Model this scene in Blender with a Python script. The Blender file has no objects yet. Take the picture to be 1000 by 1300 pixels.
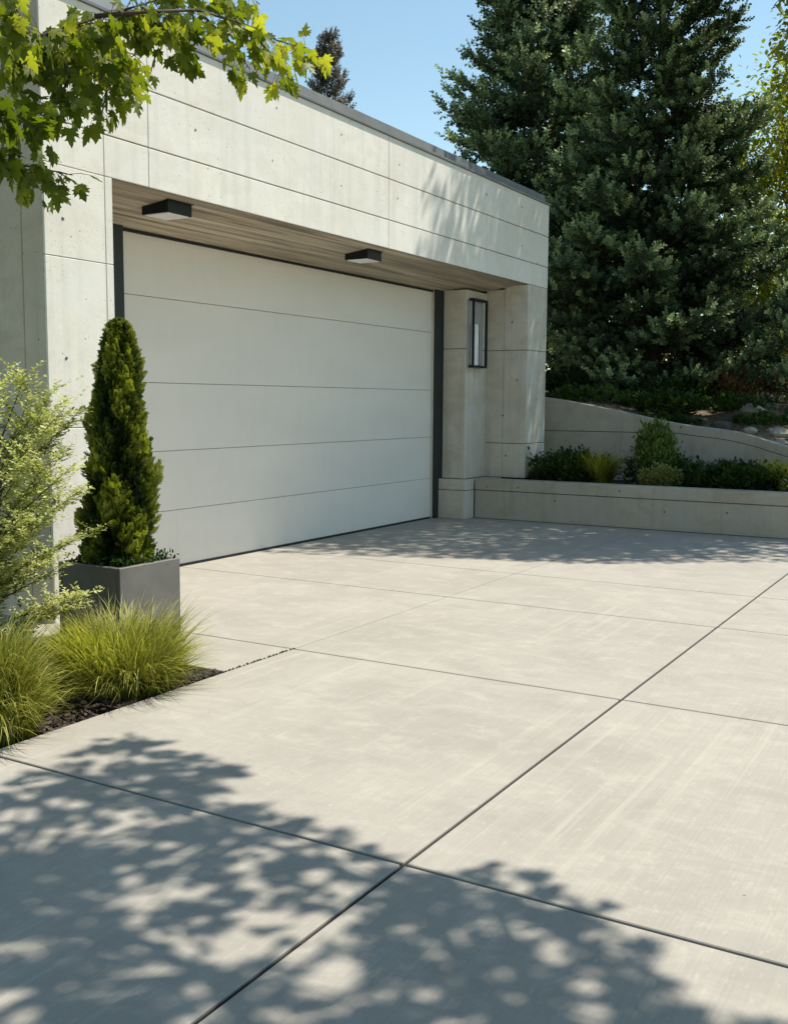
import bpy, math, random
import numpy as np
R = math.radians
S = bpy.context.scene
COL = S.collection
rng = np.random.default_rng(7)

# ------------------------------------------------------------------ camera
CAMZ = 1.35
FPX = 1314.69                       # focal length in pixels of the 1000 px wide photograph
CR = np.array([0.50827599, -0.86116866, 0.00663834])
CU = np.array([0.08752587, 0.05932453, 0.9943942])
CF = np.array([0.85673493, 0.50484567, -0.10552777])
from mathutils import Matrix, Vector
cd = bpy.data.cameras.new('camera')
cam = bpy.data.objects.new('camera', cd)
COL.objects.link(cam)
m = Matrix((CR, CU, -CF)).transposed().to_4x4()
m.translation = Vector((0, 0, CAMZ))
cam.matrix_world = m
cd.sensor_fit = 'HORIZONTAL'; cd.sensor_width = 36; cd.lens = FPX * 36 / 1000
cd.clip_start = 0.05; cd.clip_end = 2000
S.camera = cam

# ------------------------------------------------------------------ light
SUN_EL, SUN_AZ = 60.5, 33.5          # elevation; azimuth measured from +X towards -Y
w = bpy.data.worlds.new('World'); S.world = w; w.use_nodes = True
nt = w.node_tree
sky = nt.nodes.new('ShaderNodeTexSky'); sky.sky_type = 'NISHITA'; sky.sun_disc = False
sky.sun_elevation = R(SUN_EL); sky.sun_rotation = R(90 + SUN_AZ)
sky.air_density = 1.0; sky.dust_density = 0.1; sky.ozone_density = 1.0
bg = nt.nodes['Background']; bg.inputs['Strength'].default_value = 0.138
tn = nt.nodes.new('ShaderNodeMix'); tn.data_type = 'RGBA'; tn.blend_type = 'MULTIPLY'; tn.inputs[0].default_value = 1
tn.inputs[7].default_value = (1.0, 1.02, .86, 1)
nt.links.new(sky.outputs[0], tn.inputs[6]); nt.links.new(tn.outputs[2], bg.inputs[0])
sd = bpy.data.lights.new('sun', 'SUN'); sd.energy = 4.6; sd.angle = R(0.53); sd.color = (1.0, 0.94, 0.83)
sun = bpy.data.objects.new('sun', sd); COL.objects.link(sun)
TS = Vector((math.cos(R(SUN_EL)) * math.cos(R(SUN_AZ)), -math.cos(R(SUN_EL)) * math.sin(R(SUN_AZ)), math.sin(R(SUN_EL))))
sun.rotation_euler = TS.to_track_quat('Z', 'Y').to_euler()
sun.location = (0, 0, 20)
TSn = np.array(TS)
S.view_settings.view_transform = 'Standard'; S.view_settings.look = 'None'
S.view_settings.exposure = 0.50; S.view_settings.gamma = 1
S.cycles.max_bounces = 6; S.cycles.transmission_bounces = 4

# ------------------------------------------------------------------ helpers
def rayd(px, py):
    return CR * (px - 500) / FPX - CU * (py - 650) / FPX + CF
def at(px, py, ax, val):
    """world point on the plane axis=val that the photo's pixel looks at (used for measuring the place)"""
    d = rayd(px, py); o = np.array([0, 0, CAMZ]); return o + d * (val - o[ax]) / d[ax]
def proj(P):
    P = np.atleast_2d(P) - np.array([0, 0, CAMZ]); d = P @ CF
    return np.c_[500 + FPX * (P @ CR) / d, 650 - FPX * (P @ CU) / d, d]

def tag(o, label=None, cat=None, group=None, kind=None):
    if label: o['label'] = label
    if cat: o['category'] = cat
    if group: o['group'] = group
    if kind: o['kind'] = kind
    return o
def thing(name, loc, label, cat, group=None):
    o = bpy.data.objects.new(name, None); o.location = loc; o.empty_display_size = 0.1
    COL.objects.link(o); return tag(o, label, cat, group)
def wloc(o):
    p = np.zeros(3)
    while o: p = p + np.array(o.location); o = o.parent
    return p
def link(name, V, F, mat, parent=None, tint=None, smooth=False, loc=None):
    """V in world coordinates; F list of faces or an (n,k) array"""
    V = np.asarray(V, dtype=np.float64)
    if parent is not None: org = wloc(parent)
    else: org = np.array(loc if loc is not None else (0, 0, 0), float)
    V = V - org
    me = bpy.data.meshes.new(name)
    if isinstance(F, np.ndarray):
        n, k = F.shape
        me.vertices.add(len(V)); me.vertices.foreach_set('co', V.astype(np.float32).ravel())
        me.loops.add(n * k); me.loops.foreach_set('vertex_index', F.astype(np.int32).ravel())
        me.polygons.add(n); me.polygons.foreach_set('loop_start', np.arange(0, n * k, k, dtype=np.int32))
        me.update(calc_edges=True)
    else:
        me.from_pydata([tuple(v) for v in V], [], [tuple(f) for f in F]); me.update()
    if tint is not None:
        a = me.attributes.new('tint', 'FLOAT', 'POINT'); a.data.foreach_set('value', np.asarray(tint, dtype=np.float32))
    if smooth: me.polygons.foreach_set('use_smooth', [True] * len(me.polygons))
    me.materials.append(mat)
    o = bpy.data.objects.new(name, me); COL.objects.link(o)
    if parent is not None: o.parent = parent
    elif loc is not None: o.location = loc
    return o

class MB:
    def __init__(s): s.v = []; s.f = []; s.m = {}
    def add(s, V, F):
        n = len(s.v); s.v += [tuple(map(float, v)) for v in V]; s.f += [tuple(i + n for i in f) for f in F]; return s
    def box(s, x0, x1, y0, y1, z0, z1, b=0.0):
        if b <= 0:
            V = [(x, y, z) for z in (z0, z1) for y in (y0, y1) for x in (x0, x1)]
            F = [(0, 2, 3, 1), (4, 5, 7, 6), (0, 1, 5, 4), (2, 6, 7, 3), (0, 4, 6, 2), (1, 3, 7, 5)]
            return s.add(V, F)
        # chamfered box: 24 vertices
        V = []; idx = {}
        c = (((x0, x1), 0), ((y0, y1), 1), ((z0, z1), 2))
        lo = (x0, y0, z0); hi = (x1, y1, z1)
        for sx in (0, 1):
            for sy in (0, 1):
                for sz in (0, 1):
                    ss = (sx, sy, sz)
                    for a in range(3):
                        p = []
                        for k in range(3):
                            e = hi[k] if ss[k] else lo[k]
                            if k != a: e += -b if ss[k] else b
                            p.append(e)
                        idx[(ss, a)] = len(V); V.append(tuple(p))
        F = []
        for a in range(3):
            u, v_ = [k for k in range(3) if k != a]
            for sa in (0, 1):
                q = []
                for su, sv in ((0, 0), (1, 0), (1, 1), (0, 1)):
                    ss = [0, 0, 0]; ss[a] = sa; ss[u] = su; ss[v_] = sv; q.append(idx[(tuple(ss), a)])
                flip = (sa == 0) ^ (a == 1)
                F.append(tuple(q[::-1]) if flip else tuple(q))
        for a in range(3):                      # edge chamfers along axis a
            u, v_ = [k for k in range(3) if k != a]
            for su in (0, 1):
                for sv in (0, 1):
                    s0 = [0, 0, 0]; s0[u] = su; s0[v_] = sv; s1 = list(s0); s1[a] = 1
                    s0, s1 = tuple(s0), tuple(s1)
                    F.append((idx[(s0, u)], idx[(s0, v_)], idx[(s1, v_)], idx[(s1, u)]))
        for sx in (0, 1):
            for sy in (0, 1):
                for sz in (0, 1):
                    F.append(tuple(idx[((sx, sy, sz), a)] for a in range(3)))
        return s.add(V, F)
    def quad(s, a, b, c, d): return s.add([a, b, c, d], [(0, 1, 2, 3)])
    def tube(s, pts, rad, n=8):
        pts = [np.array(p, float) for p in pts]; k = len(pts)
        V = []; F = []
        prev = None
        for i, p in enumerate(pts):
            t = pts[min(i + 1, k - 1)] - pts[max(i - 1, 0)]; t = t / (np.linalg.norm(t) + 1e-9)
            ref = np.array([0, 0, 1.]) if abs(t[2]) < .9 else np.array([1., 0, 0])
            u = np.cross(ref, t); u /= np.linalg.norm(u); v = np.cross(t, u)
            if prev is not None and u @ prev < 0: u, v = -u, -v
            prev = u
            r = rad[i] if hasattr(rad, '__len__') else rad
            for j in range(n):
                a = 2 * math.pi * j / n; V.append(p + r * (math.cos(a) * u + math.sin(a) * v))
        for i in range(k - 1):
            for j in range(n):
                a, b = i * n + j, i * n + (j + 1) % n
                F.append((a, b, b + n, a + n))
        F.append(tuple(range(n))[::-1]); F.append(tuple(range((k - 1) * n, k * n)))
        return s.add(V, F)
    def build(s, name, mat, parent=None, smooth=False, loc=None):
        o = link(name, s.v, s.f, mat, parent, smooth=smooth, loc=loc)
        if s.m:
            o.data.materials.append(next(iter(s.m.values())))
            for k in s.m: o.data.polygons[k].material_index = 1
        import bmesh
        bm = bmesh.new(); bm.from_mesh(o.data); bmesh.ops.recalc_face_normals(bm, faces=bm.faces); bm.to_mesh(o.data); bm.free()
        return o

# ------------------------------------------------------------------ materials
def newmat(name):
    m_ = bpy.data.materials.new(name); m_.use_nodes = True
    n = m_.node_tree; return m_, n, n.nodes['Principled BSDF']
class G:
    """tiny node graph writer"""
    def __init__(s, n):
        s.n = n; s.tc = n.nodes.new('ShaderNodeTexCoord')
    def co(s, scale=(1, 1, 1), rot=(0, 0, 0), loc=(0, 0, 0)):
        mp = s.n.nodes.new('ShaderNodeMapping'); mp.inputs['Scale'].default_value = scale
        mp.inputs['Rotation'].default_value = rot; mp.inputs['Location'].default_value = loc
        s.n.links.new(s.tc.outputs['Object'], mp.inputs['Vector']); return mp.outputs[0]
    def noise(s, co, scale, det=4, rough=.55, dist=0):
        t = s.n.nodes.new('ShaderNodeTexNoise'); s.n.links.new(co, t.inputs['Vector'])
        t.inputs['Scale'].default_value = scale; t.inputs['Detail'].default_value = det
        t.inputs['Roughness'].default_value = rough; t.inputs['Distortion'].default_value = dist
        return t.outputs['Fac']
    def vor(s, co, scale, out='Distance', rand=1):
        t = s.n.nodes.new('ShaderNodeTexVoronoi'); s.n.links.new(co, t.inputs['Vector'])
        t.inputs['Scale'].default_value = scale; t.inputs['Randomness'].default_value = rand; return t.outputs[out]
    def ramp(s, f, a, b, lo=0., hi=1.):
        t = s.n.nodes.new('ShaderNodeMapRange'); s.n.links.new(f, t.inputs[0])
        t.inputs[1].default_value = a; t.inputs[2].default_value = b; t.inputs[3].default_value = lo; t.inputs[4].default_value = hi
        t.clamp = True; return t.outputs[0]
    def math(s, op, a, b):
        t = s.n.nodes.new('ShaderNodeMath'); t.operation = op
        for i, x in enumerate((a, b)):
            if isinstance(x, (int, float)): t.inputs[i].default_value = x
            else: s.n.links.new(x, t.inputs[i])
        return t.outputs[0]
    def mix(s, f, a, b, mode='MIX'):
        t = s.n.nodes.new('ShaderNodeMix'); t.data_type = 'RGBA'; t.blend_type = mode
        for k, x in ((0, f), (6, a), (7, b)):
            if isinstance(x, (int, float)): t.inputs[k].default_value = x
            elif isinstance(x, tuple): t.inputs[k].default_value = (*x, 1)
            else: s.n.links.new(x, t.inputs[k])
        return t.outputs[2]
    def bump(s, h, strength, dist, nrm=None):
        t = s.n.nodes.new('ShaderNodeBump'); t.inputs['Strength'].default_value = strength; t.inputs['Distance'].default_value = dist
        s.n.links.new(h, t.inputs['Height'])
        if nrm is not None: s.n.links.new(nrm, t.inputs['Normal'])
        return t.outputs[0]

def concrete(name, base, dark=.82, light=1.1, pits=1.0, streak=.5, rough=.85, warm=(1, .95, .87), stain=.28):
    m_, n, b = newmat(name); g = G(n)
    o = g.co()
    c = lambda k: tuple(x * k for x in base)
    big = g.ramp(g.noise(o, 1.1, 5, .6, .4), .3, .7)
    col = g.mix(big, c(dark), c(light))
    md = g.ramp(g.noise(o, 6.5, 6, .65), .35, .7)
    col = g.mix(g.math('MULTIPLY', md, .45), col, tuple(x * .9 * y for x, y in zip(base, warm)))
    st = g.ramp(g.noise(g.co((11, 11, .6)), 1.0, 5, .6), .50, .68)
    col = g.mix(g.math('MULTIPLY', st, streak * .5), col, c(.66))
    hz = g.ramp(g.noise(g.co((.8, .8, 26)), 1.0, 3, .5), .35, .7)       # faint formwork lines
    col = g.mix(g.math('MULTIPLY', hz, .16), col, c(.8))
    # clustered air holes
    gate = g.ramp(g.noise(o, 1.7, 2, .5), .42, .52)
    v1 = g.ramp(g.vor(o, 15), .06, .11, 1, 0); v1 = g.math('MULTIPLY', v1, gate)
    v1 = g.math('MULTIPLY', v1, g.ramp(g.noise(o, 9, 1), .46, .52))
    v2 = g.ramp(g.vor(g.co((1, 1, 1), loc=(3.1, 1.7, .4)), 38), .10, .17, 1, 0)
    v2 = g.math('MULTIPLY', v2, g.ramp(g.noise(o, 3.3, 3, .6), .49, .56))
    pit = g.math('MAXIMUM', v1, g.math('MULTIPLY', v2, .7))
    col = g.mix(g.math('MULTIPLY', pit, .75 * pits), col, c(.22))
    geo = n.nodes.new('ShaderNodeNewGeometry')
    col = g.mix(g.ramp(geo.outputs['Random Per Island'], 0, 1, 0, .16), col, c(.78))
    cl = g.noise(g.co((1.0, 1.0, 1.6), loc=(7, 3, 1)), 2.6, 7, .7, .8)
    col = g.mix(g.ramp(cl, .48, .60, 0, stain), col, tuple(x * .72 * y for x, y in zip(base, (1, .97, .90))))
    cl2 = g.noise(g.co((1.3, 1.3, .8), loc=(1, 8, 4)), 1.9, 6, .65, .6)
    col = g.mix(g.ramp(cl2, .48, .60, 0, stain), col, tuple(x * 1.0 * y for x, y in zip(base, (.90, .95, 1.02))))
    fine = g.noise(o, 90, 3, .7)
    col = g.mix(g.ramp(fine, .3, .75, 0, .18), col, c(.72))
    n.links.new(col, b.inputs['Base Color'])
    h = g.math('SUBTRACT', g.math('ADD', g.math('MULTIPLY', fine, .25), g.noise(o, 14, 5, .6)), g.math('MULTIPLY', pit, 1.6))
    n.links.new(g.bump(h, .35, .004), b.inputs['Normal'])
    b.inputs['Roughness'].default_value = rough; b.inputs['Specular IOR Level'].default_value = .3
    return m_

M = {}
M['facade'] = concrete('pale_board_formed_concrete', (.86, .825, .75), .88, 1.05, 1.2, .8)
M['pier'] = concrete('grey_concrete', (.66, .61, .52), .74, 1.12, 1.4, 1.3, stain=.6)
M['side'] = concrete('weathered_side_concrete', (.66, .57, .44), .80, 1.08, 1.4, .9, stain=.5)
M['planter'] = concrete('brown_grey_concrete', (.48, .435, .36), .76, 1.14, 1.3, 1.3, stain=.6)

def simple(name, c, rough=.5, metal=0, spec=.5, bump=None, var=.12):
    m_, n, b = newmat(name); g = G(n); o = g.co()
    col = g.mix(g.ramp(g.noise(o, 5, 5, .6), .3, .7), tuple(x * (1 - var) for x in c), tuple(x * (1 + var) for x in c))
    n.links.new(col, b.inputs['Base Color'])
    b.inputs['Roughness'].default_value = rough; b.inputs['Metallic'].default_value = metal
    b.inputs['Specular IOR Level'].default_value = spec
    if bump: n.links.new(g.bump(g.noise(o, bump[0], 3), bump[1], bump[2]), b.inputs['Normal'])
    return m_
M['joint'] = simple('joint_filler', (.02, .018, .015), .95)
M['seam'] = simple('shallow_seam', (.24, .23, .20), .95)
M['black'] = simple('black_powder_coat', (.010, .012, .013), .5, 0, .25)
M['jamb'] = simple('dark_grey_metal', (.022, .029, .029), .5, 0, .3, bump=(60, .05, .001))
M['coping'] = simple('zinc_coping', (.20, .205, .205), .42, .35)
M['rubber'] = simple('rubber_seal', (.02, .02, .02), .8)
M['diffuser'] = simple('opal_diffuser', (.88, .88, .86), .35)
M['plate'] = simple('grey_back_plate', (.36, .37, .37), .4)
M['trim'] = simple('cream_trim', (.60, .57, .49), .5)
M['box'] = simple('charcoal_fibre_cement', (.135, .128, .116), .62, bump=(40, .12, .002), var=.2)
M['rock'] = simple('pale_rock', (.38, .35, .30), .9, bump=(9, .6, .03), var=.3)
M['darkrock'] = simple('dark_rock', (.06, .05, .045), .9, bump=(9, .6, .03), var=.3)

def mk_door():
    m_, n, b = newmat('white_painted_steel'); g = G(n)
    o = g.co()
    col = g.mix(g.ramp(g.noise(g.co((.6, .6, 2)), 1.2, 4), .3, .7), (.74, .69, .62), (.80, .745, .675))
    dirt = g.ramp(g.noise(g.co((5, 5, 1.5)), 1.5, 5, .6), .5, .8)
    col = g.mix(g.math('MULTIPLY', dirt, .12), col, (.5, .47, .4))
    n.links.new(col, b.inputs['Base Color'])
    h = g.math('ADD', g.math('MULTIPLY', g.noise(g.co((30, 30, 160)), 1, 2), .6), g.noise(o, 140, 2))
    n.links.new(g.bump(h, .10, .0012), b.inputs['Normal'])
    b.inputs['Roughness'].default_value = .48; b.inputs['Specular IOR Level'].default_value = .4
    return m_
M['door'] = mk_door()

def mk_soffit():
    m_, n, b = newmat('board_marked_brown_soffit'); g = G(n)
    gr = g.noise(g.co((.55, 16, 16)), 1.0, 7, .68, .25)
    gr2 = g.noise(g.co((.25, 4.5, 4.5)), 1.0, 3, .5, .3)
    col = g.mix(g.ramp(gr, .36, .62), (.18, .145, .100), (.68, .58, .43))
    col = g.mix(g.ramp(gr2, .42, .62, 0, .55), col, (.34, .285, .21))
    sep = g.n.nodes.new('ShaderNodeSeparateXYZ'); g.n.links.new(g.co(), sep.inputs[0])
    fr = g.math('FRACT', g.math('MULTIPLY', sep.outputs[1], 7.3), 0)
    ln = g.ramp(g.math('ABSOLUTE', g.math('SUBTRACT', fr, .5), 0), .0, .035, 1, 0)
    col = g.mix(g.math('MULTIPLY', ln, .55), col, (.05, .037, .026))
    n.links.new(col, b.inputs['Base Color'])
    n.links.new(g.bump(g.math('SUBTRACT', gr, ln), .5, .006), b.inputs['Normal'])
    b.inputs['Roughness'].default_value = .75
    return m_
M['soffit'] = mk_soffit()

def mk_drive():
    m_, n, b = newmat('broom_finished_driveway_concrete'); g = G(n); o = g.co()
    base = (.380, .352, .308)
    c = lambda k: tuple(x * k for x in base)
    col = g.mix(g.ramp(g.noise(o, .8, 5, .6, .6), .32, .68), c(.90), c(1.06))
    mot = g.noise(g.co((1.7, 1, 1)), 4.2, 9, .72, .3)                       # cement bloom, cloudy
    col = g.mix(g.ramp(mot, .49, .64, 0, .60), col, c(1.22))
    col = g.mix(g.ramp(g.noise(g.co((1.3, 1, 1), loc=(4, 9, 0)), 2.1, 7, .66, .6), .49, .64, 0, .6), col, c(.82))
    sy = g.noise(g.co((.30, 15, 1), rot=(0, 0, R(2))), 1.0, 4, .6)           # long trowel lines
    gate = g.ramp(g.noise(g.co((1, 1, 1), loc=(2, 5, 0)), .9, 2), .42, .62)
    col = g.mix(g.math('MULTIPLY', g.ramp(sy, .54, .66, 0, .62), gate), col, c(1.2))
    sx = g.noise(g.co((14, .45, 1), rot=(0, 0, R(-5))), 1.0, 4, .6)
    col = g.mix(g.math('MULTIPLY', g.ramp(sx, .58, .70, 0, .3), g.ramp(gate, 0, 1, 1, 0)), col, c(1.2))
    br = g.noise(g.co((2.2, 130, 1)), 1.0, 3, .6)
    col = g.mix(g.ramp(br, .38, .66, 0, .26), col, c(.72))
    fl = g.noise(g.co((1, 2.4, 1)), 20, 4, .7)
    col = g.mix(g.ramp(fl, .58, .70, 0, .5), col, c(1.28))
    col = g.mix(g.ramp(g.noise(o, 9, 6, .7), .56, .76, 0, .35), col, c(.76))
    v = g.math('MULTIPLY', g.ramp(g.vor(o, 5), .018, .028, 1, 0), g.ramp(g.noise(o, 3, 1), .5, .56))
    col = g.mix(g.math('MULTIPLY', v, .75), col, c(.25))
    fine = g.noise(o, 160, 3, .7)
    col = g.mix(g.ramp(fine, .3, .75, 0, .16), col, c(.68))
    n.links.new(col, b.inputs['Base Color'])
    h = g.math('ADD', g.math('MULTIPLY', fine, .35), g.math('ADD', g.math('MULTIPLY', br, .35), g.math('MULTIPLY', g.noise(o, 8, 5), .6)))
    n.links.new(g.bump(h, .28, .003), b.inputs['Normal'])
    b.inputs['Roughness'].default_value = .8; b.inputs['Specular IOR Level'].default_value = .3
    return m_
M['drive'] = mk_drive()

def mk_ground(name, a, bb, c, sc=3):
    m_, n, b = newmat(name); g = G(n); o = g.co()
    col = g.mix(g.ramp(g.noise(o, sc, 6, .7), .35, .65), a, bb)
    col = g.mix(g.ramp(g.vor(o, sc * 9), .1, .5), c, col)
    n.links.new(col, b.inputs['Base Color']); b.inputs['Roughness'].default_value = .95
    n.links.new(g.bump(g.math('ADD', g.noise(o, sc * 8, 5, .7), g.vor(o, sc * 12)), .9, .03), b.inputs['Normal'])
    return m_
M['soil'] = mk_ground('dark_mulch', (.018, .013, .009), (.05, .038, .028), (.012, .009, .007), 6)
M['slope'] = mk_ground('leaf_littered_slope', (.05, .038, .022), (.24, .18, .11), (.03, .024, .016), 1.6)
M['lawn'] = mk_ground('far_ground', (.05, .07, .025), (.10, .10, .05), (.04, .05, .02), .8)

def leafmat(name, dark, mid, light, transl=.35, tcol=None, rough=.5, spec=.35):
    m_, n, b = newmat(name); g = G(n)
    at_ = n.nodes.new('ShaderNodeAttribute'); at_.attribute_name = 'tint'
    geo = n.nodes.new('ShaderNodeNewGeometry')
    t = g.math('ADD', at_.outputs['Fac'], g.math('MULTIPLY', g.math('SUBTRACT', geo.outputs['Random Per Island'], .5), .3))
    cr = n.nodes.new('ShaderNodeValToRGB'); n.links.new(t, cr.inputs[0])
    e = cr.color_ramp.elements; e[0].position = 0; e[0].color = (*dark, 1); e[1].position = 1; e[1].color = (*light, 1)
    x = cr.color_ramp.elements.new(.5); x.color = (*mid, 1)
    n.links.new(cr.outputs[0], b.inputs['Base Color'])
    b.inputs['Roughness'].default_value = rough; b.inputs['Specular IOR Level'].default_value = spec
    tr = n.nodes.new('ShaderNodeBsdfTranslucent')
    tc = g.mix(1.0, cr.outputs[0], tcol or (1.5, 1.5, .6), 'MULTIPLY'); n.links.new(tc, tr.inputs['Color'])
    mx = n.nodes.new('ShaderNodeMixShader'); mx.inputs[0].default_value = transl
    n.links.new(b.outputs[0], mx.inputs[1]); n.links.new(tr.outputs[0], mx.inputs[2])
    n.links.new(mx.outputs[0], n.nodes['Material Output'].inputs['Surface'])
    return m_
M['maple'] = leafmat('maple_leaf', (.055, .08, .007), (.120, .160, .018), (.36, .37, .06), .5, (1.8, 1.8, .5))
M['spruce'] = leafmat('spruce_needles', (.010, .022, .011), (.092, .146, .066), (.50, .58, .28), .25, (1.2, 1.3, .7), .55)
M['spruce2'] = leafmat('grey_green_needles', (.010, .020, .009), (.105, .150, .058), (.56, .58, .23), .25, (1.2, 1.3, .7), .55)
M['brownspruce'] = leafmat('brownish_needles', (.09, .085, .07), (.20, .19, .16), (.32, .30, .25), .12, (1, 1, .8), .6)
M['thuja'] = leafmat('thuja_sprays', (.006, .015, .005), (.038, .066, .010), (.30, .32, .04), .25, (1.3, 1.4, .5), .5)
M['palebush'] = leafmat('pale_shrub_leaf', (.14, .16, .05), (.36, .38, .13), (.64, .63, .32), .33, (1.3, 1.4, .6), .6)
M['grass'] = leafmat('fountain_grass', (.12, .13, .018), (.30, .30, .05), (.58, .54, .16), .4, (1.3, 1.4, .5), .5)
M['yellowleaf'] = leafmat('yellow_green_leaf', (.09, .115, .018), (.22, .25, .04), (.50, .45, .07), .45, (1.4, 1.5, .5), .5)
M['greenleaf'] = leafmat('mid_green_leaf', (.02, .045, .012), (.05, .095, .02), (.13, .19, .045), .3, (1.4, 1.6, .6), .5)
M['brownleaf'] = leafmat('bronze_leaf', (.07, .045, .02), (.17, .11, .05), (.30, .22, .10), .3, (1.3, 1.2, .8), .6)
M['bark'] = simple('bark', (.075, .058, .042), .9, bump=(22, .8, .02), var=.35)
M['twig'] = simple('twig_bark', (.06, .04, .03), .8, var=.3)

# ------------------------------------------------------------------ foliage instancing
def frames(d, roll=None, up=None):
    """(n,3,3) rotation matrices whose columns are side, normal, axis"""
    d = d / (np.linalg.norm(d, axis=1, keepdims=True) + 1e-9)
    ref = np.tile([0, 0, 1.], (len(d), 1)) if up is None else up
    s_ = np.cross(d, ref); bad = np.linalg.norm(s_, axis=1) < 1e-3; s_[bad] = [1, 0, 0]
    s_ /= np.linalg.norm(s_, axis=1, keepdims=True); nn = np.cross(s_, d)
    if roll is not None:
        c, s = np.cos(roll)[:, None], np.sin(roll)[:, None]; s_, nn = c * s_ + s * nn, -s * s_ + c * nn
    return np.stack([s_, nn, d], axis=2)
def inst(PV, PF, pos, Rm, sc, tint, ptint=None):
    PV = np.asarray(PV); n = len(pos); k = len(PV)
    sc = np.asarray(sc); sc = sc[:, None, None] if sc.ndim == 1 else sc[:, None, :]
    V = np.einsum('nij,nkj->nki', Rm, PV[None] * sc) + pos[:, None, :]
    F = (np.asarray(PF)[None] + (np.arange(n) * k)[:, None, None]).reshape(-1, np.asarray(PF).shape[1])
    T = np.repeat(tint, k)
    if ptint is not None: T = T + np.tile(ptint, n)
    return V.reshape(-1, 3), F, T
def merge(parts):
    V = []; F = []; T = []; o = 0
    for v, f, t in parts: V.append(v); F.append(f + o); T.append(t); o += len(v)
    return np.concatenate(V), np.concatenate(F), np.concatenate(T)
def rnd_unit(n, r=rng):
    v = r.normal(size=(n, 3)); return v / np.linalg.norm(v, axis=1, keepdims=True)

def proto_brush(nn=18, seed=1, wid=.026, ln=.044):
    """needle brush along +Z, length 1 unit = 0.14 m"""
    r = np.random.default_rng(seed); V = []; F = []; T = []
    for i in range(nn):
        z = .14 * (i + .3) / nn; a = i * 2.4; L = ln * (1 - .35 * (i / nn)) * r.uniform(.8, 1.15)
        out = np.array([math.cos(a), math.sin(a), .0]); tip = out * L * .85 + np.array([0, 0, z + L * .75])
        side = np.array([-math.sin(a), math.cos(a), 0]) * wid / 2
        b0 = np.array([0, 0, z]); k = len(V)
        mid = (b0 + tip) / 2
        V += [b0, mid + side, tip, mid - side]; F += [(k, k + 1, k + 2), (k, k + 2, k + 3)]
        T += [-.1, 0, .1, 0]
    return np.array(V), np.array(F), np.array(T)
BR = proto_brush(); BR2 = proto_brush(11, 3, .034, .052)

def proto_leaf():          # simple folded oval leaf, length 1 along +Z
    V = np.array([(0, 0, 0), (.22, .06, .3), (.26, .07, .6), (0, 0, 1.), (-.26, .07, .6), (-.22, .06, .3), (0, -.01, .45)], float)
    F = np.array([(0, 1, 6), (1, 2, 6), (2, 3, 6), (3, 4, 6), (4, 5, 6), (5, 0, 6)]); return V, F
LF = proto_leaf()
def proto_maple(var=0):
    r = np.random.default_rng(20 + var)
    half = [(.06, .0), (.22, -.10), (.30, .02), (.50, .04), (.40, .16), (.62, .30), (.46, .33), (.52, .50), (.33, .42), (.22, .40),
            (.26, .62), (.34, .74), (.17, .72), (.12, .86), (.0, 1.06)]
    pts = [(0, 0)] + half + [(-x, z) for x, z in half[:-1][::-1]]
    P = np.array([(x * .95 * r.uniform(.9, 1.1), 0, z * r.uniform(.95, 1.05)) for x, z in pts])
    P[:, 1] = -.22 * np.abs(P[:, 0]) - .12 * P[:, 2] ** 2 + .03 * np.sin(P[:, 0] * 9)
    c = np.array([[0, 0, .32]]); V = np.r_[P, c]; n = len(P)
    F = np.array([(i, (i + 1) % n, n) for i in range(n)]); return V, F
MAP = [proto_maple(k) for k in range(4)]
def proto_fan(seed=2):     # flat scale-leaf spray, height 1
    r = np.random.default_rng(seed); V = []; F = []; T = []
    def finger(p, a, L, w_):
        d = np.array([math.sin(a), 0, math.cos(a)]); s = np.array([math.cos(a), 0, -math.sin(a)]) * w_
        k = len(V); y = r.uniform(-.06, .06)
        q = p + d * L; q = q + np.array([0, y, 0])
        V.extend([p - s * .5, p + s * .5, q + s * .6 - d * L * .25, q, q - s * .6 - d * L * .25]); F.extend([(k, k + 1, k + 2), (k, k + 2, k + 4), (k + 4, k + 2, k + 3)])
        T.extend([-.25, -.25, .05, .2, .05])
    finger(np.zeros(3), 0, 1, .09)
    for i in range(5):
        z = .12 + .16 * i
        for sgn in (-1, 1):
            finger(np.array([0, 0, z]), sgn * (.75 - .06 * i), (.55 - .07 * i) * r.uniform(.8, 1.15), .085)
    return np.array(V), np.array(F), np.array(T)
FAN = proto_fan()

def fol(name, mat, parent, parts, loc=None):
    V, F, T = merge(parts) if isinstance(parts, list) else parts
    return link(name, V, F, mat, parent, tint=T, loc=loc)

# ------------------------------------------------------------------ ground and driveway
SX0, BEDX, BEDY = -6.0, 3.95, 3.30
def sheet(name, x0, x1, y0, y1, z, mat, nx=1, ny=1, hf=None):
    xs = np.linspace(x0, x1, nx + 1); ys = np.linspace(y0, y1, ny + 1)
    V = np.array([(x, y, z + (hf(x, y) if hf else 0)) for y in ys for x in xs])
    F = np.array([(j * (nx + 1) + i, j * (nx + 1) + i + 1, (j + 1) * (nx + 1) + i + 1, (j + 1) * (nx + 1) + i) for j in range(ny) for i in range(nx)])
    return tag(link(name, V, F, mat), kind='structure')
sheet('ground', -600, 600, -600, 600, -.16, M['lawn'])
sheet('joint_filler', -14, 11.0, -3.0, 3.295, -.009, M['joint'])
sheet('joint_filler', 3.955, 11.0, 3.2955, 5.95, -.009, M['joint'])

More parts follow.
